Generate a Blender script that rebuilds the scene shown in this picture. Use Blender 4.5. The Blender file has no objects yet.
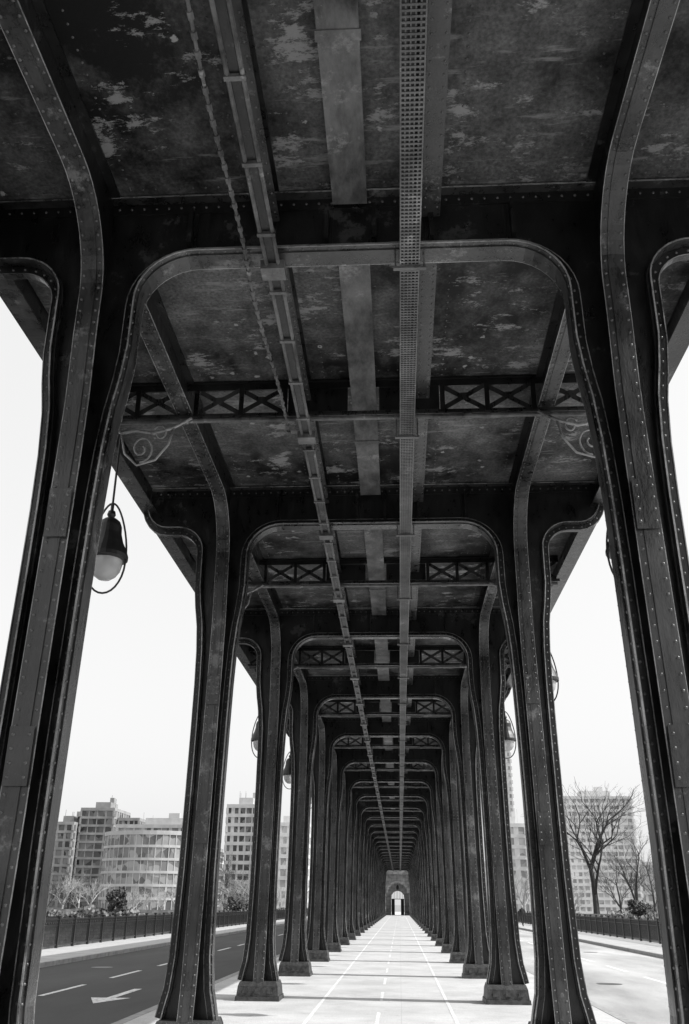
import bpy, bmesh, math, random
from mathutils import Vector, Matrix, Euler
random.seed(7)
V=Vector
scene=bpy.context.scene
# ------------------------------------------------------------ helpers
class MB:
    def __init__(s): s.v=[]; s.f=[]
    def quad(s,a,b,c,d):
        i=len(s.v); s.v+= [tuple(a),tuple(b),tuple(c),tuple(d)]; s.f.append((i,i+1,i+2,i+3))
    def box(s,x0,x1,y0,y1,z0,z1):
        i=len(s.v)
        s.v+=[(x0,y0,z0),(x1,y0,z0),(x1,y1,z0),(x0,y1,z0),(x0,y0,z1),(x1,y0,z1),(x1,y1,z1),(x0,y1,z1)]
        s.f+=[(i,i+3,i+2,i+1),(i+4,i+5,i+6,i+7),(i,i+1,i+5,i+4),(i+1,i+2,i+6,i+5),(i+2,i+3,i+7,i+6),(i+3,i,i+4,i+7)]
    def frustum(s,cx,cy,z0,z1,a0,b0,a1,b1):
        i=len(s.v)
        s.v+=[(cx-a0,cy-b0,z0),(cx+a0,cy-b0,z0),(cx+a0,cy+b0,z0),(cx-a0,cy+b0,z0),(cx-a1,cy-b1,z1),(cx+a1,cy-b1,z1),(cx+a1,cy+b1,z1),(cx-a1,cy+b1,z1)]
        s.f+=[(i,i+3,i+2,i+1),(i+4,i+5,i+6,i+7),(i,i+1,i+5,i+4),(i+1,i+2,i+6,i+5),(i+2,i+3,i+7,i+6),(i+3,i,i+4,i+7)]
    def sweep(s,path,W,w,t,off=0.0,sh=0.0):
        W=V(W).normalized(); path=[V(p) for p in path]; n=len(path); base=len(s.v)
        for i,p in enumerate(path):
            T=(path[min(i+1,n-1)]-path[max(i-1,0)]).normalized()
            N=T.cross(W).normalized()
            for a,b in ((-1,off),(1,off),(1,off+t),(-1,off+t)):
                s.v.append(tuple(p+W*(a*w/2+sh)+N*b))
        for i in range(n-1):
            for k in range(4):
                a=base+i*4+k; b=base+i*4+(k+1)%4
                s.f.append((a,b,b+4,a+4))
        s.f.append((base,base+3,base+2,base+1)); e=base+(n-1)*4; s.f.append((e,e+1,e+2,e+3))
    def tube(s,path,r,n=6,r2=None):
        path=[V(p) for p in path]; m=len(path); base=len(s.v)
        ref=V((0.13,0.21,0.97))
        T0=(path[1]-path[0]).normalized()
        if abs(T0.dot(ref))>0.93: ref=V((1,0.1,0.05))
        for i,p in enumerate(path):
            T=(path[min(i+1,m-1)]-path[max(i-1,0)]).normalized()
            A=T.cross(ref)
            if A.length<1e-3: A=T.cross(V((0.3,0.9,0.1)))
            A.normalize(); B=T.cross(A)
            rr=r if r2 is None else r+(r2-r)*i/(m-1)
            for k in range(n):
                a=2*math.pi*k/n
                s.v.append(tuple(p+A*(rr*math.cos(a))+B*(rr*math.sin(a))))
        for i in range(m-1):
            for k in range(n):
                a=base+i*n+k; b=base+i*n+(k+1)%n
                s.f.append((a,b,b+n,a+n))
        s.f.append(tuple(base+k for k in range(n))[::-1]); s.f.append(tuple(base+(m-1)*n+k for k in range(n)))
    def rivet(s,p,N,r=0.0145):
        p=V(p);N=V(N).normalized()
        A=N.orthogonal().normalized();B=N.cross(A);b=len(s.v)
        for rr,h in ((r,0),(r*0.72,r*0.62)):
            for k in range(6):
                a=math.pi*k/3
                s.v.append(tuple(p+A*(rr*math.cos(a))+B*(rr*math.sin(a))+N*h))
        s.v.append(tuple(p+N*r*0.85))
        for k in range(6):
            k2=(k+1)%6
            s.f.append((b+k,b+k2,b+6+k2,b+6+k)); s.f.append((b+6+k,b+6+k2,b+12))
    def lathe(s,prof,c,n=20):
        b=len(s.v)
        for r,z in prof:
            for k in range(n):
                a=2*math.pi*k/n; s.v.append((c[0]+r*math.cos(a),c[1]+r*math.sin(a),c[2]+z))
        for i in range(len(prof)-1):
            for k in range(n):
                a=b+i*n+k; d=b+i*n+(k+1)%n
                s.f.append((a,d,d+n,a+n))
    def mesh(s,name,mat,recalc=True,smooth=False):
        me=bpy.data.meshes.new(name); me.from_pydata(s.v,[],s.f)
        if recalc:
            bm=bmesh.new(); bm.from_mesh(me); bmesh.ops.recalc_face_normals(bm,faces=bm.faces); bm.to_mesh(me); bm.free()
        if mat: me.materials.append(mat)
        if smooth:
            me.polygons.foreach_set("use_smooth",[True]*len(me.polygons))
        me.update(); return me
def obj(name,data,parent=None,loc=(0,0,0),rot=(0,0,0)):
    o=bpy.data.objects.new(name,data); scene.collection.objects.link(o)
    o.location=loc;o.rotation_euler=rot
    if parent: o.parent=parent
    return o
def resample(path,step):
    path=[V(p) for p in path]; out=[]; d=step*0.5; acc=0
    for i in range(len(path)-1):
        a,b=path[i],path[i+1]; L=(b-a).length
        if L<1e-6: continue
        T=(b-a)/L
        while d<=acc+L:
            out.append((a+T*(d-acc),T)); d+=step
        acc+=L
    return out
def interp(tab,z):
    if z<=tab[0][0]: return tab[0][1]
    for (z0,a),(z1,b) in zip(tab,tab[1:]):
        if z<=z1:
            t=(z-z0)/(z1-z0); t=t*t*(3-2*t)*0.5+t*0.5
            return a+(b-a)*t
    return tab[-1][1]
# ------------------------------------------------------------ materials
class NT:
    def __init__(s,name):
        s.m=bpy.data.materials.new(name); s.m.use_nodes=True
        s.t=s.m.node_tree; s.b=s.t.nodes["Principled BSDF"]
        s.pos=s.t.nodes.new("ShaderNodeNewGeometry").outputs["Position"]
    def n(s,typ,**kw):
        x=s.t.nodes.new(typ)
        for k,v in kw.items(): setattr(x,k,v)
        return x
    def l(s,a,b): s.t.links.new(a,b)
    def noise(s,scale,detail=3,rough=0.55,sc=None,off=(0,0,0)):
        x=s.n("ShaderNodeTexNoise"); x.inputs["Scale"].default_value=scale; x.inputs["Detail"].default_value=detail; x.inputs["Roughness"].default_value=rough
        if sc or off!=(0,0,0):
            mp=s.n("ShaderNodeMapping"); mp.inputs["Scale"].default_value=sc or (1,1,1); mp.inputs["Location"].default_value=off
            s.l(s.pos,mp.inputs["Vector"]); s.l(mp.outputs[0],x.inputs["Vector"])
        else: s.l(s.pos,x.inputs["Vector"])
        return x.outputs["Fac"]
    def ramp(s,f,p0,p1,a=0.0,b=1.0):
        r=s.n("ShaderNodeMapRange"); r.inputs["From Min"].default_value=p0; r.inputs["From Max"].default_value=p1
        r.inputs["To Min"].default_value=a; r.inputs["To Max"].default_value=b; s.l(f,r.inputs["Value"]); return r.outputs[0]
    def math(s,op,a,b):
        m=s.n("ShaderNodeMath",operation=op)
        for i,q in enumerate((a,b)):
            if isinstance(q,(int,float)): m.inputs[i].default_value=q
            else: s.l(q,m.inputs[i])
        return m.outputs[0]
    def mix(s,f,a,b):
        m=s.n("ShaderNodeMix",data_type='FLOAT')
        if isinstance(f,(int,float)): m.inputs[0].default_value=f
        else: s.l(f,m.inputs[0])
        for i,q in ((2,a),(3,b)):
            if isinstance(q,(int,float)): m.inputs[i].default_value=q
            else: s.l(q,m.inputs[i])
        return m.outputs[0]
    def col(s,val):
        c=s.n("ShaderNodeCombineColor")
        for i in range(3): s.l(val,c.inputs[i])
        s.l(c.outputs[0],s.b.inputs["Base Color"])
    def bump(s,h,st,dist=0.02):
        b=s.n("ShaderNodeBump"); b.inputs["Strength"].default_value=st; b.inputs["Distance"].default_value=dist
        s.l(h,b.inputs["Height"]); s.l(b.outputs[0],s.b.inputs["Normal"])
def plain(name,v,rough=0.7,var=0.25,scale=3,metal=0,bump=0.0):
    t=NT(name); n=t.noise(scale,3); t.col(t.ramp(n,0.3,0.7,v*(1-var),v*(1+var)))
    t.b.inputs["Roughness"].default_value=rough; t.b.inputs["Metallic"].default_value=metal
    if bump: t.bump(t.noise(scale*6,3),bump)
    return t.m
def painted_steel(name,lo,hi,patch,th,rough=0.5,sc=(1,1,0.45),sp=0.5,soft=.05,psc=None):
    t=NT(name)
    big=t.noise(1.0,2,0.6); med=t.noise(7,5,0.7,sc)
    base=t.ramp(t.mix(0.5,big,med),0.38,0.62,lo,hi)
    pm=t.ramp(t.math('ADD',t.noise(2.6,8,0.78,psc,(3,1,7)),t.math('MULTIPLY',big,0.45)),th,th+soft)
    t.col(t.mix(pm,base,patch))
    t.l(t.ramp(med,0.3,0.7,rough-0.12,rough+0.15),t.b.inputs["Roughness"])
    t.b.inputs["Specular IOR Level"].default_value=sp
    t.bump(med,0.45,0.015)
    return t.m
M_steel=painted_steel("painted_steel",0.002,0.018,0.06,0.84,0.34)
M_flange=painted_steel("worn_flange_highlight",0.005,0.060,0.17,0.82,0.30,(1,1,.3),0.6,.08)  # worn paint, with highlights painted in: flanges lighter than the recessed webs
M_edge=painted_steel("bare_steel_glint",0.06,0.42,0.48,0.80,0.3,(1,1,1),0.8,.1)  # worn edge steel, its bright tone standing in for edge glints
M_rivet=painted_steel("rivet_paint",0.05,0.15,0.22,0.82,0.3)
def ceiling_mat():
    t=NT("ceiling_plate")
    big=t.noise(0.55,3,0.6,None,(1.3,0.4,0)); med=t.noise(3.2,7,0.76,(1,0.8,1)); fine=t.noise(28,3,0.7)
    a=t.ramp(t.math('ADD',t.math('MULTIPLY',big,0.9),t.math('MULTIPLY',med,0.6)),0.62,0.92,0.003,0.13)
    a=t.math('MULTIPLY',a,t.ramp(fine,0.3,0.7,0.5,1.5))
    w2=t.noise(1.0,2,0.6)
    flake=t.ramp(t.math('ADD',t.noise(3.0,8,0.78,(0.75,1.5,1),(3,1,7)),t.math('MULTIPLY',w2,0.5)),0.835,0.885)
    # long pale run-marks across the plates
    run=t.ramp(t.math('ADD',t.noise(2.0,6,0.7,(0.6,3.4,1),(8,2,4)),t.math('MULTIPLY',big,0.4)),0.80,0.88,0,0.45)
    v=t.n("ShaderNodeTexVoronoi"); v.inputs["Scale"].default_value=3.1; t.l(t.pos,v.inputs["Vector"])
    rag=t.math('ADD',v.outputs["Distance"],t.math('MULTIPLY',t.math('SUBTRACT',t.noise(34,2,0.6),0.5),0.2))
    chip=t.math('MULTIPLY',t.ramp(rag,0.11,0.07),t.ramp(t.noise(0.5,1,0.5,None,(9,9,2)),0.44,0.52))
    t.col(t.mix(t.math('MAXIMUM',t.math('MAXIMUM',t.math('MULTIPLY',flake,0.75),run),chip),a,0.34))
    t.b.inputs["Roughness"].default_value=0.6; t.b.inputs["Specular IOR Level"].default_value=0.3
    t.bump(t.math('ADD',med,t.math('MULTIPLY',flake,0.5)),0.4,0.012)
    return t.m
M_ceil=ceiling_mat()
M_beam=painted_steel("beam_paint",0.02,0.18,0.28,0.80,0.6,(1,.4,1),0.3,.1)
M_pipe=painted_steel("galvanised",0.04,0.20,0.32,0.84,0.4,(1,1,1))
M_iron=plain("cast_iron",0.012,0.4,0.3,8)
def stone_mat(name,v,bw=0.9,bh=0.42,mortar=0.5):
    t=NT(name)
    sx=t.n("ShaderNodeSeparateXYZ"); t.l(t.pos,sx.inputs[0]); cx=t.n("ShaderNodeCombineXYZ")
    t.l(t.math('ADD',sx.outputs[0],sx.outputs[1]),cx.inputs[0]); t.l(sx.outputs[2],cx.inputs[1])
    br=t.n("ShaderNodeTexBrick"); br.inputs["Scale"].default_value=1; br.inputs["Brick Width"].default_value=bw; br.inputs["Row Height"].default_value=bh
    br.inputs["Mortar Size"].default_value=0.02
    br.inputs["Color1"].default_value=(v*1.1,)*3+(1,); br.inputs["Color2"].default_value=(v*0.8,)*3+(1,); br.inputs["Mortar"].default_value=(v*mortar,)*3+(1,)
    t.l(cx.outputs[0],br.inputs["Vector"])
    bw_=t.n("ShaderNodeRGBToBW"); t.l(br.outputs["Color"],bw_.inputs[0])
    t.col(t.math('MULTIPLY',bw_.outputs[0],t.ramp(t.noise(1.5,4),0.3,0.7,0.65,1.25))); t.b.inputs["Roughness"].default_value=0.85
    return t.m
M_stone=stone_mat("masonry",0.40,1.0,0.5,0.35)
M_quay=stone_mat("quay_stone",0.30,1.4,0.5)
def paving(name,v,s,joint,var=0.15):
    t=NT(name)
    br=t.n("ShaderNodeTexBrick"); br.inputs["Scale"].default_value=1; br.inputs["Brick Width"].default_value=s; br.inputs["Row Height"].default_value=s; br.offset=0
    br.inputs["Mortar Size"].default_value=0.007; br.inputs["Mortar Smooth"].default_value=0.3
    br.inputs["Color1"].default_value=(1.02,)*3+(1,); br.inputs["Color2"].default_value=(0.96,)*3+(1,); br.inputs["Mortar"].default_value=(joint,)*3+(1,)
    t.l(t.pos,br.inputs["Vector"]); b=t.n("ShaderNodeRGBToBW"); t.l(br.outputs["Color"],b.inputs[0])
    st=t.ramp(t.noise(0.8,6,0.68),0.3,0.7,1-var,1+var); fine=t.ramp(t.noise(40,2,0.6),0.3,0.7,0.82,1.18)
    spots=t.ramp(t.noise(5,5,0.7,None,(2,8,1)),0.60,0.70,1.0,0.65)
    t.col(t.math('MULTIPLY',t.math('MULTIPLY',t.math('MULTIPLY',b.outputs[0],v),st),t.math('MULTIPLY',fine,spots)))
    t.b.inputs["Roughness"].default_value=0.8; return t.m
M_path=paving("path_concrete",0.48,4.4,0.82,.2)
M_walk=paving("pavement_slabs",0.38,1.1,0.7)
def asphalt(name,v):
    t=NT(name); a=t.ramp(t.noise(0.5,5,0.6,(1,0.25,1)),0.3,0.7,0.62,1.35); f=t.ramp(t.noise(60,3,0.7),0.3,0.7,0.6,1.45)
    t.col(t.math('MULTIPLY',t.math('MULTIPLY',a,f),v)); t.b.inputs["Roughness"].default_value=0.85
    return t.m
M_asph_shade=asphalt("asphalt",0.042)  # left road: shade of the viaduct painted in as a darker asphalt
M_asph_sun=asphalt("sunlit_asphalt",0.36)  # right road: same asphalt with full sunlight painted into its pale colour
def paint_mat():
    t=NT("road_paint"); w=t.ramp(t.noise(9,5,0.75),0.38,0.52,0.36,0.75); t.col(w); t.b.inputs["Roughness"].default_value=0.7; return t.m
M_paint=paint_mat()
M_kerb=plain("granite_kerb",0.30,0.8,0.25,5)
M_base=plain("column_base",0.035,0.5,0.75,10,bump=0.6)
def water_mat():
    t=NT("river_water"); t.b.inputs["Base Color"].default_value=(0.06,0.06,0.06,1); t.b.inputs["Roughness"].default_value=0.12
    t.bump(t.noise(0.8,4,0.6,(1,2,1)),0.5,0.3); return t.m
M_water=water_mat()
M_land=plain("ground_earth",0.22,0.95,0.4,0.05)
M_bark=plain("bark",0.05,0.9,0.4,4)
M_bark2=plain("pale_bark",0.34,0.9,0.3,4)
M_leaf=plain("foliage",0.06,0.8,0.6,1.5)
M_leaf2=plain("dry_shrub",0.14,0.8,0.7,.6)
def glass_mat(name,lo,hi):
    t=NT(name); v=t.n("ShaderNodeTexVoronoi"); v.inputs["Scale"].default_value=0.45; t.l(t.pos,v.inputs["Vector"])
    b=t.n("ShaderNodeRGBToBW"); t.l(v.outputs["Color"],b.inputs[0]); t.col(t.ramp(b.outputs[0],0.25,0.75,lo,hi)); t.b.inputs["Roughness"].default_value=0.2; return t.m
M_glassd=glass_mat("window_glass",0.02,0.18)
M_glassp=glass_mat("window_glass_hazy",0.24,0.48)  # distance haze painted into the glass as a paler tone
M_glassq=glass_mat("curtain_glass",0.10,0.34)
M_wall=plain("render_wall",0.44,0.85,0.15,0.4)
M_wall2=plain("concrete_wall",0.27,0.85,0.2,0.4)
M_haze=plain("hazy_wall",0.57,0.85,0.1,0.3)  # far walls: haze put into the base colour
M_cloth=plain("dark_cloth",0.02,0.9,0.3,10); M_skin=plain("skin",0.4,0.6,0.1,10)
def globe_mat():
    t=NT("opal_glass"); t.b.inputs["Base Color"].default_value=(0.8,)*3+(1,); t.b.inputs["Roughness"].default_value=0.15
    t.b.inputs["Transmission Weight"].default_value=0.45; return t.m
M_globe=globe_mat()

# ------------------------------------------------------------ viaduct
CX=-0.37; HW=2.29; S=6.6; Y1=6.84; YK0=Y1-3*S; NF=28; DZ=0.12
ZC=7.80
viaduct=obj("steel_viaduct",None,loc=(CX,0,DZ))
E=[(.20,.35),(.32,.325),(.55,.27),(.95,.232),(2,.212),(3.5,.212),(4.6,.225),(5.1,.24),(5.5,.27),(5.8,.315),(6.1,.345),(6.6,.35)]
G=[(.20,.33),(.32,.31),(.6,.27),(1.2,.245),(2,.235),(3.5,.235),(4.9,.235),(5.4,.245),(5.8,.27),(6.2,.29),(6.55,.29)]
zs=[.20,.26,.32,.42,.55,.75,.95,1.5,2,3,4,4.6,4.9,5.1,5.3,5.5,5.65,5.8,5.95,6.1,6.3,6.6]
def CS(z): return HW+0.10*max(0,1-z/5.6)
f=MB(); fl=MB(); rv=MB(); ed=MB()
RI=0.52; ZB=7.12
arcI=[(HW-.35-RI+RI*math.cos(a),6.6+RI*math.sin(a)) for a in [math.radians(x) for x in range(0,91,10)]]
RO=0.42
arcO=[(HW+.35+RO-RO*math.cos(a),6.68+RO*math.sin(a)) for a in [math.radians(x) for x in range(0,91,10)]]
arcE=[(3.25+0.33*math.sin(a),7.10+0.40*(1-math.cos(a))) for a in [math.radians(x) for x in range(0,91,15)]]
inner_r=[(CS(z)-interp(E,z),z) for z in zs]+arcI[1:]
inner=[(-x,0,z) for x,z in inner_r]+[(-0.6,0,ZB),(0.6,0,ZB)]+[(x,0,z) for x,z in reversed(inner_r)]
outer_r=[(CS(z)+interp(E,z),0,z) for z in zs]+[(x,0,z) for x,z in arcO]+[(x,0,z) for x,z in arcE]+[(3.58,0,7.7)]
outer_l=[(-x,y,z) for x,y,z in outer_r]
FW=0.27
for P_,sg in ((inner,1),(outer_r,-1),(outer_l,1)):
    fl.sweep(P_,(0,1,0),FW,0.020*sg)
    f.sweep(P_,(0,1,0),0.062,0.075*sg,0.024*sg)
    fl.sweep(P_,(0,1,0),0.072,0.012*sg,0.100*sg)
    fl.sweep(P_,(0,1,0),0.16,0.012*sg,-0.0135*sg)
    for k in (-1,1):  # thin strips added along the flange edges to carry painted glints
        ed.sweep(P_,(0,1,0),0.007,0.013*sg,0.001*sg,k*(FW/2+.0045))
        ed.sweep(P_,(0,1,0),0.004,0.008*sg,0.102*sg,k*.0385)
def web(pts_lo,pts_hi,y=0.014):
    for (a,b),(c,d) in zip(zip(pts_lo,pts_lo[1:]),zip(pts_hi,pts_hi[1:])):
        for yy in (-y,y):
            f.quad((a[0],yy,a[1]),(b[0],yy,b[1]),(d[0],yy,d[1]),(c[0],yy,c[1]))
for sx in (-1,1):
    lo=[(sx*(CS(z)-interp(E,z)),z) for z in zs]; hi=[(sx*(CS(z)+interp(E,z)),z) for z in zs]
    web(lo,hi)
    web([(sx*(HW-.35),6.6),(sx*(HW+.35),6.6)],[(sx*(HW-.35),ZC-.01),(sx*(HW+.35),ZC-.01)])
    web([(sx*x,z) for x,z in arcI],[(sx*x,ZC-.01) for x,z in arcI])
    oo=arcO+arcE
    web([(sx*(HW+.35),6.6)]+[(sx*x,z) for x,z in oo],[(sx*(HW+.35),ZC-.01)]+[(sx*x,ZC-.01) for x,z in oo])
web([(-(HW-.35-RI),ZB),(HW-.35-RI,ZB)],[(-(HW-.35-RI),ZC-.01),(HW-.35-RI,ZC-.01)])
for sy in (-1,1):
    fl.box(-3.55,3.55,min(sy*.016,sy*.13),max(sy*.016,sy*.13),ZC-.035,ZC-.012)
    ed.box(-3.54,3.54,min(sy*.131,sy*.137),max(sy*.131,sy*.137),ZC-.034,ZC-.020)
    f.box(-3.55,3.55,min(sy*.016,sy*.035),max(sy*.016,sy*.035),ZC-.15,ZC-.036)
    for x in (-1.5,-.75,-.22,.22,.75,1.5):
        f.box(x-.02,x+.02,min(sy*.036,sy*.11),max(sy*.036,sy*.11),ZB+.12,ZC-.16)
        f.box(x-.055,x+.055,min(sy*.0145,sy*.028),max(sy*.0145,sy*.028),ZB+.118,ZC-.155)
for path,sg in ((inner,1),(outer_r,-1),(outer_l,1)):
    for p,T in resample(path,0.12):
        N=T.cross(V((0,1,0))).normalized()*sg
        q=p+N*0.062
        for sy in (-1,1):
            rv.rivet((q.x,sy*0.031,q.z),(0,sy,0))
            if path is inner: rv.rivet((p.x,sy*0.108,p.z),-N,.012)
for sy in (-1,1):
    for i in range(58): rv.rivet((-3.42+i*.12,sy*.035,ZC-.09),(0,sy,0))
RL=0.80; ZL=7.35
g_path=[(interp(G,z),z) for z in zs]+[(.29+RL-RL*math.cos(a),6.55+RL*math.sin(a)) for a in [math.radians(x) for x in range(8,91,9)]]
g_path[-1]=(.29+RL,ZL); g_path+= [(2.2,ZL),(S/2,ZL)]
for sx in (-1,1):
    for sy in (-1,1):
        P=[(sx*CS(z),sy*y,z) for y,z in g_path]; sg=1 if sy<0 else -1
        fl.sweep(P,(1,0,0),0.19,0.020*sg)
        fl.sweep(P,(1,0,0),0.085,-0.010*sg,-0.002*sg)
        f.sweep(P,(1,0,0),0.055,0.075*sg,0.024*sg)
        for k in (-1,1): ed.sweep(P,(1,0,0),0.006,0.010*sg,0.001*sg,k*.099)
        for k in (-1,1):
            for (a,b),(c,d) in zip(g_path,g_path[1:]):
                X=sx*CS(b)+k*.013; X2=sx*CS(d)+k*.013
                if b<6.6 and d<=6.6: f.quad((X,0,b),(X,sy*a,b),(X2,sy*c,d),(X2,0,d))
                else: f.quad((X,sy*a,b),(X,sy*c,d),(X,sy*c,ZC-.01),(X,sy*a,ZC-.01))
            X=sx*HW+k*.013
            f.quad((X,0,6.55),(X,sy*.29,6.55),(X,sy*.29,ZC-.01),(X,0,ZC-.01))
        for p,T in resample(P,0.12):
            N=T.cross(V((1,0,0))).normalized()*sg
            for dx in (-.068,.068): rv.rivet((p.x+dx,p.y,p.z),-N)
        for p,T in resample([q for q in P if q[2]>6.8],0.12):
            N=T.cross(V((1,0,0))).normalized()*sg
            q=p+N*0.065
            for k in (-1,1): rv.rivet((p.x+k*.028,q.y,q.z),(k,0,0))
    for k in (-1,1):
        a,b=sorted((sx*HW+k*.015,sx*HW+k*.10)); f.box(a,b,.14,S-.14,ZC-.032,ZC-.012)
# splice plates on the columns
for sx in (-1,1):
    for z0 in (2.35,4.25):
        c=sx*CS(z0+.15)
        for sy in (-1,1):
            a,b=sorted((sy*.258,sy*.266)); fl.box(c-.09,c+.09,a,b,z0,z0+.42)
            for i in range(4):
                for dx in (-.06,.06): rv.rivet((c+dx,sy*.266,z0+.06+i*.1),(0,sy,0))
frame_me=f.mesh("steel_webs",M_steel); fl_me=fl.mesh("flanges",M_flange); ed_me=ed.mesh("worn_edge_glints",M_edge); riv_me=rv.mesh("rivets",M_rivet,recalc=False,smooth=True)
pl=MB()
for sx in (-1,1):
    c=sx*CS(0)
    pl.frustum(c,0,-DZ,-.04,.43,.41,.42,.40); pl.frustum(c,0,-.038,.13,.405,.385,.385,.365); pl.frustum(c,0,.132,.21,.385,.365,.355,.335)
    for dx in (-.24,0,.24):
        pl.frustum(c+dx,-.385,.01,.10,.05,.02,.035,.008)
pl_me=pl.mesh("column_base",M_base)
b=MB(); cp=MB(); rb=MB(); bf=MB()
cp.box(-3.56,3.56,0.0,S,ZC,ZC+.05)
for x,w in ((-.75,.17),(.75,.17)):
    b.box(x-.012,x+.012,.13,S-.13,7.52,ZC-.002); bf.box(x-w/2,x+w/2,.05,S-.05,7.50,7.519)
    for k in (-1,1):
        a,c=sorted((x+k*.013,x+k*.08)); b.box(a,c,.14,S-.14,ZC-.022,ZC-.004)
    for i in range(52):
        y=.2+i*.122
        for dx in (-.055,.055): rb.rivet((x+dx,y,7.50),(0,0,-1),.012)
for x in (-3.35,-2.48,-2.08,-1.0,-.5,.5,1.0,2.08,2.48,3.35):
    for i in range(54): rb.rivet((x,.17+i*.117,ZC),(0,0,-1),.012)
for y in (.2,S/2-.22,S/2+.22,S-.2):
    for i in range(58): rb.rivet((-3.4+i*.12,y,ZC),(0,0,-1),.012)
for sx in (-1,1):
    a,c=sorted((sx*3.58,sx*3.61)); b.box(a,c,0,S,7.42,8.30)
    a,c=sorted((sx*3.46,sx*3.70)); bf.box(a,c,0,S,7.395,7.418)
    for k in range(12):
        y0=.2+k*S/12; a,c=sorted((sx*3.612,sx*3.68)); b.box(a,c,y0,y0+.03,7.43,8.2)
b.box(-3.55,3.55,0,S,8.05,8.35)
for sx in (-1,1):
    a,c=sorted((sx*3.45,sx*3.52)); b.box(a,c,0,S,8.36,8.60)
ym=S/2
def bar(A,B,w,t=.012):
    A=V(A);B=V(B);T=(B-A).normalized(); W=T.cross(V((0,1,0))); bf.sweep([A,B],W,w,t)
b.box(-3.5,3.5,ym-.05,ym+.05,ZC-.03,ZC-.012)
b.box(-3.5,3.5,ym-.014,ym+.014,ZC-.12,ZC-.031)
bf.box(-3.5,3.5,ym-.014,ym+.014,7.29,7.34); bf.box(-3.5,3.5,ym-.05,ym+.05,7.272,7.288)
segs=[(-3.46,-2.9),(-2.9,-2.34),(-2.12,-1.56),(-1.56,-1.0),(1.0,1.56),(1.56,2.12),(2.34,2.9),(2.9,3.46)]
for a,c in segs:
    bar((a+.02,ym-.02,7.35),(c-.02,ym-.02,7.67),.062); bar((a+.02,ym+.02,7.67),(c-.02,ym+.02,7.35),.062)
    bf.box((a+c)/2-.05,(a+c)/2+.05,ym-.036,ym-.0335,7.46,7.56)
for x in (-2.9,-2.14,-1.56,-1.0,1.0,1.56,2.14,2.9): b.box(x-.03,x+.03,ym-.036,ym-.022,7.30,7.70)
b.box(-.96,-.2,ym-.010,ym+.010,7.345,7.675); b.box(.2,.96,ym-.010,ym+.010,7.345,7.675)
bay_me=b.mesh("bay_girders",M_steel); bf_me=bf.mesh("lattice_and_flanges",M_flange); cp_me=cp.mesh("ceiling_plates",M_ceil); rb_me=rb.mesh("ceiling_rivets",M_rivet,recalc=False,smooth=True)
c=MB(); c.box(-.16,.16,.14,S-.14,7.60,7.615); c.box(-.13,.13,.13,S-.13,7.616,ZC-.003)
c.box(-.175,.175,4.6,4.7,7.590,7.599)
c_me=c.mesh("centre_beam",M_beam)
t=MB(); t.tube([(-3.45,ym-.02,7.235),(3.45,ym-.02,7.235)],.030,8)
for x in (-2.28,-.71,.545,2.28,-1.5,1.3): t.tube([(x-.05,ym-.02,7.235),(x+.05,ym-.02,7.235)],.043,8)
zt=6.98
x0=-.71
for dx in (-.055,.055): t.tube([(x0+dx,0,zt),(x0+dx,S,zt)],.019,6)
for i in range(8):
    y=.3+i*S/8; t.box(x0-.08,x0+.08,y,y+.04,zt-.026,zt+.030)
for y in (0.0,ym): t.box(x0-.11,x0+.11,y-.09,y+.09,zt-.05,zt+.045); t.box(x0-.02,x0+.02,y-.02,y+.02,zt+.05,7.12 if y==0 else 7.23)
t_me=t.mesh("service_pipes",M_pipe)
q=MB(); q.box(x0-.034,x0+.034,0,S,zt+.006,zt+.024)
x0=.545; w=.085
q.box(x0-w+.007,x0+w-.007,0,S,zt+.025,zt+.045)
for dx in (-.02,.03): q.tube([(x0+dx,0,zt+.014),(x0+dx,S,zt+.014)],.011,5)
q2_me=q.mesh("tray_cables",M_steel)
q=MB()
for dx in (-w,w): q.box(x0+dx-.006,x0+dx+.006,0,S,zt-.01,zt+.05)
for dx in (-.052,-.017,.017,.052): q.box(x0+dx-.006,x0+dx+.006,0,S,zt-.003,zt+.003)
n=150
for i in range(n):
    y=(i+.5)*S/n; q.box(x0-w,x0+w,y-.009,y+.009,zt-.008,zt-.0035)
for y in (0.0,ym):
    q.box(x0-.15,x0+.15,y-.02,y+.02,zt-.035,zt-.012)
    for dx in (-.13,.13): q.box(x0+dx-.008,x0+dx+.008,y-.008,y+.008,zt-.012,7.11 if y==0 else 7.24)
q_me=q.mesh("cable_tray",M_pipe)
for k in range(NF+1):
    y=YK0+k*S
    for nm,me in (("frame",frame_me),("flanges",fl_me),("worn_edge_glints",ed_me),("rivets",riv_me),("plinths",pl_me)): obj(nm,me,viaduct,(0,y,0))
    if k<NF:
        for nm,me in (("bay_girders",bay_me),("lattice",bf_me),("ceiling",cp_me),("ceiling_rivets",rb_me),("centre_beam",c_me),("service_pipes",t_me),("cable_tray",q_me),("tray_cables",q2_me)):
            obj(nm,me,viaduct,(0,y,0))
YEND=YK0+NF*S
cb=MB(); pts=[]
y=-6
while y<10.1:
    pts.append((-.93+.012*math.sin(y*2.3)+.02*math.sin(y*.7),y,7.02-.03*abs(math.sin(y*math.pi/3.3)))); y+=.15
cb.tube(pts,.014,6)
for p in pts: cb.tube([(p[0],p[1]-.03,p[2]),(p[0],p[1]+.03,p[2])],.024,6)
obj("drape_cable",cb.mesh("drape_cable",M_pipe),viaduct)

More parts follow.
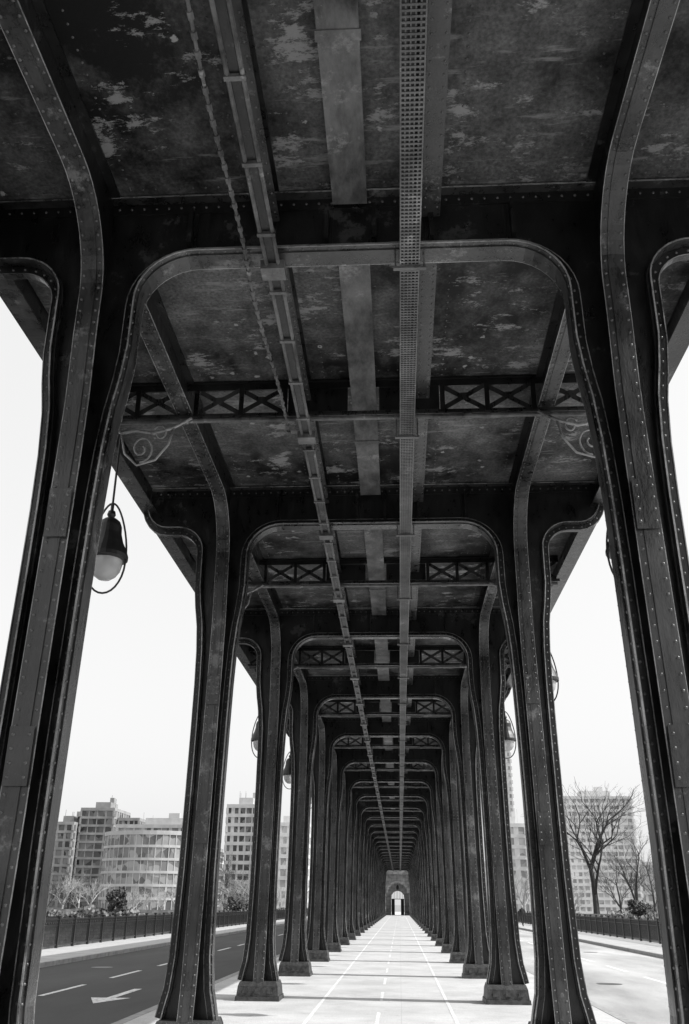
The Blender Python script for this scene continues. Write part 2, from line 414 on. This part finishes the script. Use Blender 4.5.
# ------------------------------------------------------------ lanterns
def lantern_meshes(sx):
    m=MB(); Z=.80
    m.tube([(0,0,Z),(0,0,-.02)],.012,6)
    def spiral(cx,cz,r0,a0,turns,dirn):
        return [(cx+r0*(1-.8*i/25)*math.cos(a0+dirn*i/25*turns*6.283),0,cz+r0*(1-.8*i/25)*math.sin(a0+dirn*i/25*turns*6.283)) for i in range(26)]
    s_=-sx
    def fx(P): return [(s_*x*.80,y_,z+Z-.62) for x,y_,z in P]
    br=MB()
    br.tube(fx([(0,0,.62),(.2,0,.66),(.45,0,.62),(.7,0,.68),(.95,0,.80)]),.017,6)
    br.tube(fx([(-.12,0,.74),(0,0,.62),(.08,0,.38),(.26,0,.24),(.50,0,.30),(.66,0,.48),(.72,0,.70)]),.013,6)
    br.tube(fx(spiral(.30,.44,.17,-1.6,1.4,1)),.011,5)
    br.tube(fx(spiral(.54,.62,.10,2.6,1.3,-1)),.011,5)
    br.tube(fx(spiral(-.06,.80,.10,-1.57,1.2,-1)),.010,5)
    hoop=[(.25*math.sin(a)*(0.55+0.45*(1-math.cos(a))/2),0,-.02-.49*(1-math.cos(a))) for a in [2*math.pi*i/36 for i in range(37)]]
    m.tube(hoop,.011,5)
    m.tube([(0,0,-.02),(0,0,-.14)],.018,8)
    m.lathe([(0,-.10),(.035,-.11),(.045,-.15),(.03,-.18),(.065,-.20),(.10,-.23),(.12,-.28),(.125,-.36),(.15,-.45),(.19,-.53),(.215,-.60),(.215,-.64),(.17,-.65),(0,-.63)],(0,0,0),24)
    g=MB(); g.lathe([(.165,-.652),(.165,-.69),(.15,-.76),(.11,-.82),(.06,-.855),(0,-.865)],(0,0,0),24)
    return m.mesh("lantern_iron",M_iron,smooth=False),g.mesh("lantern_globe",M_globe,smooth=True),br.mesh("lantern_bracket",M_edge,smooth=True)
lm={s:lantern_meshes(s) for s in (-1,1)}
for k in range(NF):
    y=YK0+k*S+S/2
    if y<-4: continue
    for sx in (-1,1):
        e=obj("street_lantern",None,loc=(CX+sx*3.06,y-.08,6.10+DZ))
        e.scale=(1.17,)*3
        obj("iron",lm[sx][0],e); obj("globe",lm[sx][1],e); obj("bracket",lm[sx][2],e)

# ------------------------------------------------------------ bridge deck / ground
YA,YB=-60,YEND+2
PL,PR=-4.45,3.75; RL_,RR=-10.9,10.2; SL,SR=-14.0,13.3
def slab(name,x0,x1,z0,z1,mat,y0=YA,y1=YB):
    m=MB(); m.box(x0,x1,y0,y1,z0,z1); return obj(name,m.mesh(name,mat))
slab("promenade_path",PL+.16,PR-.16,-.5,0,M_path,YA,YEND+90)
kb=MB()
n=int((YB-YA)/1.0)
for x0,x1 in ((PL,PL+.157),(PR-.157,PR),(RL_-.157,RL_),(RR,RR+.157)):
    for i in range(n):
        kb.box(x0,x1,YA+i,YA+i+.992,-.4,.006)
obj("granite_kerb",kb.mesh("granite_kerb",M_kerb))
slab("road",RL_,PL,-.6,-.13,M_asph_shade,YA,YEND+90); slab("road",PR,RR,-.6,-.13,M_asph_sun,YA,YEND+90)
slab("pavement",SL,RL_-.16,-.5,0,M_walk); slab("pavement",RR+.16,SR,-.5,0,M_walk)
bd=MB(); bd.box(SL+.3,SR-.3,YA,YB,-1.8,-.62)
for sx in (SL,SR): bd.box(sx-.15,sx+.15,YA,YB,-1.9,-.02)
obj("bridge_deck",bd.mesh("bridge_deck",M_quay))
mk=MB()
def mark(pts,z=-.126):
    i=len(mk.v); mk.v+=[(x,y,z) for x,y in pts]; mk.f.append(tuple(range(i,i+len(pts))))
y=-20
while y<150:
    mark([(-7.75,y),(-7.62,y),(-7.62,y+3),(-7.75,y+3)]); mark([(6.9,y),(7.03,y),(7.03,y+3),(6.9,y+3)]); y+=5.2
def arrow(x,y,s):
    mark([(x-.09,y),(x+.09,y),(x+.09,y+s*2.2),(x-.09,y+s*2.2)] if s>0 else [(x-.09,y+s*2.2),(x+.09,y+s*2.2),(x+.09,y),(x-.09,y)])
    a=[(x-.42,y+s*2.2),(x+.42,y+s*2.2),(x,y+s*3.4)]
    mark(a if s>0 else a[::-1])
for yy in (23.6,60,100): arrow(-6.1,yy,-1)
mark([(-4.62,-20),(-4.55,-20),(-4.55,150),(-4.62,150)])
for x in (-1.55,-.42,.85):
    y=-20
    while y<160:
        full=x!=-.42; L=180 if full else 2.0
        mark([(x,y),(x+.06,y),(x+.06,y+L),(x,y+L)],.004); y+=(200 if full else 4)
obj("road_marking",mk.mesh("road_marking",M_paint,recalc=False))
r=MB()
for x,y in ((-9.2,31),(-5.6,38),(5.4,27),(8.3,45)):
    r.lathe([(0,.004),(.33,.004),(.33,0)],(x,y,-.13),20)
obj("manhole_cover",r.mesh("manhole_cover",M_iron))
r=MB(); L=2.0
r.box(0,.10,0,.12,0,1.14); r.box(-.02,.12,-.02,.14,1.14,1.19)
r.box(.02,.08,.12,L,1.03,1.09); r.box(.03,.07,.12,L,.10,.15); r.box(.035,.065,.12,L,.82,.85)
for i in range(14):
    y=.2+i*.132; r.box(.04,.062,y,y+.024,.15,1.03)
    if i%2==0: r.lathe([(.0,-.04),(.04,0),(0,.04)],(.051,y+.012+.066,.93),6)
r_me=r.mesh("railing_bay",M_iron)
for x in (SL+.1,SR-.2):
    o=obj("bridge_railing",r_me,loc=(x,YA,0)); a=o.modifiers.new("a","ARRAY"); a.use_relative_offset=False; a.use_constant_offset=True
    a.constant_offset_displace=(0,L,0); a.count=int((YB-YA)/L)
m=MB(); m.quad((-2500,-1500,-7.5),(2500,-1500,-7.5),(2500,YB+1,-7.5),(-2500,YB+1,-7.5)); obj("river",m.mesh("river",M_water,recalc=False))
m=MB(); m.quad((-4000,YB,-.70),(4000,YB,-.70),(4000,6000,-.70),(-4000,6000,-.70)); obj("ground",m.mesh("ground",M_land,recalc=False))
m=MB(); m.box(-900,900,YB-.6,YB-.02,-8,-.2); m.box(-900,SL-.2,YB-.9,YB-.62,-.4,.55); m.box(SR+.2,900,YB-.9,YB-.62,-.4,.55)
obj("quay_wall",m.mesh("quay_wall",M_quay))
# ------------------------------------------------------------ end portal
def arch_wall(mb,y0,y1,W,H,aw,ah,x=0):
    n=16; arc=[(aw*math.cos(math.pi*i/n),ah-aw+aw*math.sin(math.pi*i/n)) for i in range(n+1)]
    for yy in (y0,y1):
        mb.quad((x-W,yy,0),(x-aw,yy,0),(x-aw,yy,H),(x-W,yy,H)); mb.quad((x+aw,yy,0),(x+W,yy,0),(x+W,yy,H),(x+aw,yy,H))
        for (a,b_),(c_,d) in zip(arc,arc[1:]): mb.quad((x+a,yy,b_),(x+c_,yy,d),(x+c_,yy,H),(x+a,yy,H))
    mb.quad((x-W,y0,0),(x-W,y1,0),(x-W,y1,H),(x-W,y0,H)); mb.quad((x+W,y0,0),(x+W,y1,0),(x+W,y1,H),(x+W,y0,H))
    mb.quad((x-W,y0,H),(x+W,y0,H),(x+W,y1,H),(x-W,y1,H))
    p=[(aw,0)]+arc+[(-aw,0)]
    for (a,b_),(c_,d) in zip(p,p[1:]): mb.quad((x+a,y0,b_),(x+c_,y0,d),(x+c_,y1,d),(x+a,y1,b_))
portal=obj("stone_portal",None,loc=(CX,YEND+1.6,0))
m=MB(); arch_wall(m,0,1.2,4.6,10.5,2.05,5.6)
for i in range(13):
    a0=math.pi*i/13+.02; a1=math.pi*(i+1)/13-.02
    m.sweep([(2.05*math.cos(a),-.06,3.55+2.05*math.sin(a)) for a in (a0,(a0+a1)/2,a1)],(0,1,0),.12,.38,0)
for sx in (-1,1):
    m.box(sx*2.75-.35,sx*2.75+.35,-.35,-.003,0,6.3); m.box(sx*2.75-.42,sx*2.75+.42,-.42,-.003,6.302,6.6)
m.box(-4.7,4.7,-.25,-.004,6.7,7.05); m.box(-4.9,4.9,-.4,1.4,10.502,10.9)
obj("wall",m.mesh("portal_wall",M_stone),portal)
m=MB(); arch_wall(m,7,8,4.0,10.5,1.2,4.0); m.box(-4.6,-4.002,1.202,8,0,10.4); m.box(4.002,4.6,1.202,8,0,10.4); m.box(-4,4,1.202,3.6,7.5,8)
obj("inner_walls",m.mesh("inner_walls",M_stone),portal)
m=MB()
for i in range(9):
    x=-1.12+i*.28; m.box(x-.03,x+.03,7.4,7.46,2.7,2.75+1.2*math.sqrt(max(0,1-(x/1.2)**2)))
m.box(-1.18,1.18,7.4,7.46,2.6,2.7); m.box(-1.15,-.55,7.4,7.46,0,2.6); m.box(.55,1.15,7.4,7.46,0,2.6)
m.lathe([(0,0),(.2,.1),(.25,.5),(.12,.75),(0,.85)],(0,.6,4.1),10); m.tube([(0,.6,4.9),(0,.6,5.58)],.03)
obj("gate",m.mesh("gate",M_iron),portal)

# ------------------------------------------------------------ trees
def tree_mesh(name,mat,H,seed,levels=6,spread=.5,tr=.28,wide=1.0):
    rnd=random.Random(seed); m=MB()
    def br(p,d,L,r,lv):
        n=4 if lv<4 else 3; pts=[p]; dd=d.copy()
        for i in range(n):
            dd=(dd+V((rnd.uniform(-1,1),rnd.uniform(-1,1),rnd.uniform(-.5,.9)))*.13).normalized(); pts.append(pts[-1]+dd*L/n)
        m.tube(pts,r,6 if lv<2 else (4 if lv<4 else 3),r*.62)
        if lv>=levels: return
        k=rnd.choice((3,4)) if lv<3 else rnd.choice((2,3,3))
        for j in range(k):
            a=rnd.uniform(0,6.28); t_=1.0 if j==0 else rnd.uniform(.45,1.0)
            idx=min(n,max(1,int(t_*n+.5))); side=dd.orthogonal().normalized(); side.rotate(Matrix.Rotation(a,3,dd))
            nd=(dd*(1 if j else 1.6)+side*spread*rnd.uniform(.7,1.5)+V((0,0,.14))).normalized()
            br(pts[idx],nd,L*rnd.uniform(.62,.82),r*(.62 if j==0 else .5),lv+1)
    br(V((0,0,0)),V((0,0,1)),H*.27,tr,0)
    zm=max(v[2] for v in m.v); k=H/zm
    m.v=[(a*k*wide,b*k*wide,c*k) for a,b,c in m.v]
    return m.mesh(name,mat,recalc=False)
T1=tree_mesh("bare_tree",M_bark,23,3,6,.66,.34,1.35); T2=tree_mesh("bare_tree",M_bark2,9,11,6,.7,.22,1.2); T3=tree_mesh("bare_tree",M_bark2,8,23,6,.8,.2,1.2); T4=tree_mesh("bare_tree",M_bark,11,31,6,.6,.17,1.1)
def P(sx,D): return D*((sx-341.5)*.001027-.0592)
for sx,D,me,s in ((588,176,T1,1.02),(626,180,T4,1.5),(645,195,T4,1.3),(520,190,T2,1.1),(548,205,T4,.9),(568,200,T3,1.0),(612,200,T4,1.2),
                  (64,178,T2,.85),(80,176,T3,.95),(92,182,T2,.8),(136,176,T2,.6),(150,180,T3,.65),(164,182,T2,.6),(178,185,T2,.7),(232,176,T3,.8),(246,178,T2,.9),(226,178,T4,.8),(256,178,T2,.8),(278,190,T3,.9),(300,200,T2,.9),(50,176,T4,.8),(72,186,T4,.8),(236,190,T4,1.1)):
    obj("bare_tree",me,loc=(P(sx,D),D,-.7),rot=(0,0,random.uniform(0,6))).scale=(s,s,s)
def shrub(name,seed,R,H,n=1400):
    rnd=random.Random(seed); m=MB(); cl=[(V((rnd.uniform(-R,R)*.7,rnd.uniform(-R,R)*.7,rnd.uniform(.35,1)*H)),rnd.uniform(.25,.5)*R) for _ in range(14)]
    m.tube([(0,0,0),(0,0,H*.6)],.12,6,.05)
    for _ in range(n):
        c_,r_=rnd.choice(cl); d=V((rnd.gauss(0,1),rnd.gauss(0,1),rnd.gauss(0,1))).normalized()*r_*rnd.uniform(.6,1.05); p=c_+d
        if p.z<.1: continue
        a=V((rnd.uniform(-1,1),rnd.uniform(-1,1),rnd.uniform(-1,1))).normalized()*rnd.uniform(.12,.25); b_=a.orthogonal().normalized()*a.length
        m.quad(p-a,p-b_,p+a,p+b_)
    return m.mesh(name,M_leaf,recalc=False)
SH=shrub("evergreen_tree",5,1.8,4.2); SH2=shrub("evergreen_tree",9,2.4,3.2)
for sx,D,me in ((119,172,SH),(240,175,SH2),(628,174,SH2)):
    obj("evergreen_tree",me,loc=(P(sx,D),D,-.7),rot=(0,0,random.uniform(0,6)))
m=MB(); rnd=random.Random(4)
for i in range(6000):
    x=rnd.uniform(-120,110)
    if -16<x<16: continue
    z=rnd.uniform(-.6,.1+.7*math.sin(x*.21)+.5*math.sin(x*.9)); p=V((x,170+rnd.uniform(0,2.5),z)); a=V((rnd.uniform(-1,1),rnd.uniform(-1,1),rnd.uniform(-1,1))).normalized()*.3; b_=a.orthogonal()
    m.quad(p-a,p-b_,p+a,p+b_)
obj("riverside_hedge",m.mesh("riverside_hedge",M_leaf2,recalc=False))

# ------------------------------------------------------------ buildings
def building(name,fp,H,st,wall,bay=3.2,pier=.5,band=.45,parapet=.9,roofbox=True,glass=M_glassd,seed=1):
    rnd=random.Random(seed)
    n=len(fp); cxx=sum(p[0] for p in fp)/n; cyy=sum(p[1] for p in fp)/n
    root=obj(name,None,loc=(cxx,cyy,-.7)); fp=[V((p[0]-cxx,p[1]-cyy,0)) for p in fp]
    core=MB(); W=MB()
    def prism(mb,pts,z0,z1):
        i=len(mb.v); k=len(pts)
        mb.v+=[(p.x,p.y,z0) for p in pts]+[(p.x,p.y,z1) for p in pts]
        mb.f.append(tuple(i+j for j in range(k))[::-1]); mb.f.append(tuple(i+k+j for j in range(k)))
        for j in range(k): mb.f.append((i+j,i+(j+1)%k,i+k+(j+1)%k,i+k+j))
    prism(core,[p*.985 for p in fp],0,H-.1)
    hs=H/st
    for s in range(st+1):
        z=s*hs; top=parapet if s<st else parapet*.9
        prism(W,[p*(1.012 if s%2 else 1.010) for p in fp],max(0,z-band),z+top*.9 if s<st else z+.8)
    for a,b_ in zip(fp,fp[1:]+fp[:1]):
        Ln=(b_-a).length; k=max(1,round(Ln/bay)); T=(b_-a)/Ln; N=V((T.y,-T.x,0))
        widths=[pier*rnd.choice((.6,1,1,1.7)) for _ in range(k+1)]
        for i in range(k+1):
            c_=a+T*(Ln*i/k); w_=widths[i]/2
            for s in range(st):
                z0=s*hs+parapet*.9+.001; z1=(s+1)*hs-band-.001
                if z1<=z0: continue
                ww=w_
                if rnd.random()<.08: ww=w_*2.2
                prism(W,[c_-T*ww-N*.5,c_+T*ww-N*.5,c_+T*ww+N*.02,c_-T*ww+N*.02],z0,z1)
    if roofbox:
        prism(W,[p*.45 for p in fp],H+.802,H+3.2); prism(W,[V((p.x*.12+2,p.y*.12,0)) for p in fp],H+3.202,H+5)
        for _ in range(4):
            x_=rnd.uniform(-.35,.35)*(max(p.x for p in fp)*2); W.box(x_,x_+.12,-1,-.9,H+.8,H+rnd.uniform(3,6))
    obj("glazing",core.mesh("glazing",glass),root); obj("walls",W.mesh("walls",wall),root)
def rect(x0,x1,y0,y1): return [(x0,y0),(x1,y0),(x1,y1),(x0,y1)]
building("apartment_block",rect(-111,-99,330,350),32,12,M_wall2,3.0,.6,.2,.6,seed=2)
building("apartment_block",rect(-98.7,-91,334,350),29,11,M_wall2,2.0,.5,.2,.6,seed=21,roofbox=False)
building("apartment_block",rect(-120,-111.5,326,348),27,10,M_wall2,3.0,.9,.2,.7,seed=3)
arc=[]
for i in range(19):
    a=math.radians(-165+ i*130/18); arc.append((-68+14.5*math.cos(a),270+13*math.sin(a)))
building("curved_office_building",arc+[(-54,292),(-81,292)],19.5,6,M_wall,1.5,.12,.25,.45,roofbox=False,glass=M_glassq,seed=4)
building("office_building",rect(-60,-51,262,280),16,10,M_wall2,1.3,.2,.12,.3,roofbox=False,seed=5)
building("office_building",rect(-92,-62,310,328),25,9,M_wall,3,.5,.3,.7,roofbox=True,glass=M_glassq,seed=12)
building("apartment_block",rect(-50.5,-41,280,300),28.5,11,M_wall,2.0,.6,.25,.8,seed=6)
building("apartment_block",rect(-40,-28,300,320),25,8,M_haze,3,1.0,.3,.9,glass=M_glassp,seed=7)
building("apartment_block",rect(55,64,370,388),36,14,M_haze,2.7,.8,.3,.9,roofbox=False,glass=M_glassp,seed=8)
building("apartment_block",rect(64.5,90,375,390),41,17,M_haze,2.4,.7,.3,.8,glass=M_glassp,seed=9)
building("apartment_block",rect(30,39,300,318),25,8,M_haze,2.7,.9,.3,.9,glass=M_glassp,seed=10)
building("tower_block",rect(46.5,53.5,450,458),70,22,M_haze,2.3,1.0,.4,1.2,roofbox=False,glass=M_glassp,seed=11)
x=-190
while x<170:
    w_=random.uniform(16,30)
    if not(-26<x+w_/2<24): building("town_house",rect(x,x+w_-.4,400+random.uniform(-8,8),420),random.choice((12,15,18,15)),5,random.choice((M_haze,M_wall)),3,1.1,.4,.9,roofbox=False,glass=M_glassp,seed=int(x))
    x+=w_

# ------------------------------------------------------------ pedestrian
def person(x,y,rz):
    root=obj("pedestrian",None,loc=(x,y,0),rot=(0,0,rz))
    vs=[];es=[];rs=[]
    def a(p,r,par=None):
        vs.append(p); rs.append(r)
        if par is not None: es.append((par,len(vs)-1))
        return len(vs)-1
    pel=a((0,0,.95),.15); ch=a((0,.01,1.25),.17,pel); sh=a((0,0,1.42),.13,ch); nk=a((0,-.01,1.52),.06,sh); hd=a((0,-.02,1.62),.095,nk); a((0,-.02,1.72),.085,hd)
    for sx,fy in ((-1,.22),(1,-.2)):
        h=a((sx*.09,0,.88),.10,pel); k=a((sx*.1,-fy*.5-.03,.5),.07,h); an=a((sx*.1,-fy,.1),.05,k); a((sx*.11,-fy-.15,.04),.04,an)
        s=a((sx*.2,0,1.4),.07,sh); e=a((sx*.26,fy*.4+.02,1.13),.05,s); w_=a((sx*.25,fy*.6-.1,.9),.035,e); a((sx*.25,fy*.6-.14,.82),.03,w_)
    me=bpy.data.meshes.new("body"); me.from_pydata(vs,es,[]); me.materials.append(M_cloth)
    o=obj("body",me,root); o.modifiers.new("s","SKIN")
    if not me.skin_vertices:
        bm=bmesh.new(); bm.from_mesh(me); bm.verts.layers.skin.verify(); bm.to_mesh(me); bm.free()
    for i,r_ in enumerate(rs): me.skin_vertices[0].data[i].radius=(r_,r_)
    me.skin_vertices[0].data[0].use_root=True
    u=o.modifiers.new("u","SUBSURF"); u.levels=1; u.render_levels=2
    m=MB(); m.lathe([(0,-.12),(.05,-.11),(.075,-.04),(.08,.03),(.06,.09),(0,.11)],(0,-.045,1.64),12); obj("face",m.mesh("face",M_skin,smooth=True),root)
person(P(517,92),92,0.3)

# ------------------------------------------------------------ world & sun
AZ=97; EL=46
wd=bpy.data.worlds.new("World"); scene.world=wd; wd.use_nodes=True; nt=wd.node_tree
bg=nt.nodes["Background"]; sky=nt.nodes.new("ShaderNodeTexSky"); sky.sky_type='NISHITA'; sky.sun_disc=False
sky.sun_elevation=math.radians(EL); sky.sun_rotation=math.radians(AZ); sky.dust_density=5; sky.air_density=1.5
bwn=nt.nodes.new("ShaderNodeRGBToBW"); nt.links.new(sky.outputs[0],bwn.inputs[0])
ma=nt.nodes.new("ShaderNodeMath"); ma.operation='MULTIPLY_ADD'; ma.inputs[1].default_value=0.5; ma.inputs[2].default_value=4.9
nt.links.new(bwn.outputs[0],ma.inputs[0]); nt.links.new(ma.outputs[0],bg.inputs[0]); bg.inputs[1].default_value=0.15
sd=bpy.data.lights.new("sun",'SUN'); sd.energy=5; sd.angle=math.radians(.5); sd.color=(1,.995,.985)
so=obj("sun",sd,loc=(30,-10,40))
d=V((math.cos(math.radians(EL))*math.sin(math.radians(AZ)),math.cos(math.radians(EL))*math.cos(math.radians(AZ)),math.sin(math.radians(EL))))
so.rotation_euler=d.to_track_quat('Z','Y').to_euler()
# ------------------------------------------------------------ camera
cd=bpy.data.cameras.new("camera"); cd.sensor_fit='VERTICAL'; cd.sensor_height=36; cd.lens=36*915/1024; cd.clip_end=9000; cd.clip_start=.05
co=obj("camera",cd)
R=Matrix.Rotation(math.radians(3.38),4,'Z')@Matrix.Rotation(math.radians(90+23.2),4,'X')@Matrix.Rotation(math.radians(.5),4,'Z')
co.matrix_world=Matrix.Translation((0,0,1.6+DZ))@R
scene.camera=co
scene.view_settings.view_transform='Standard'; scene.view_settings.look='None'; scene.view_settings.exposure=0
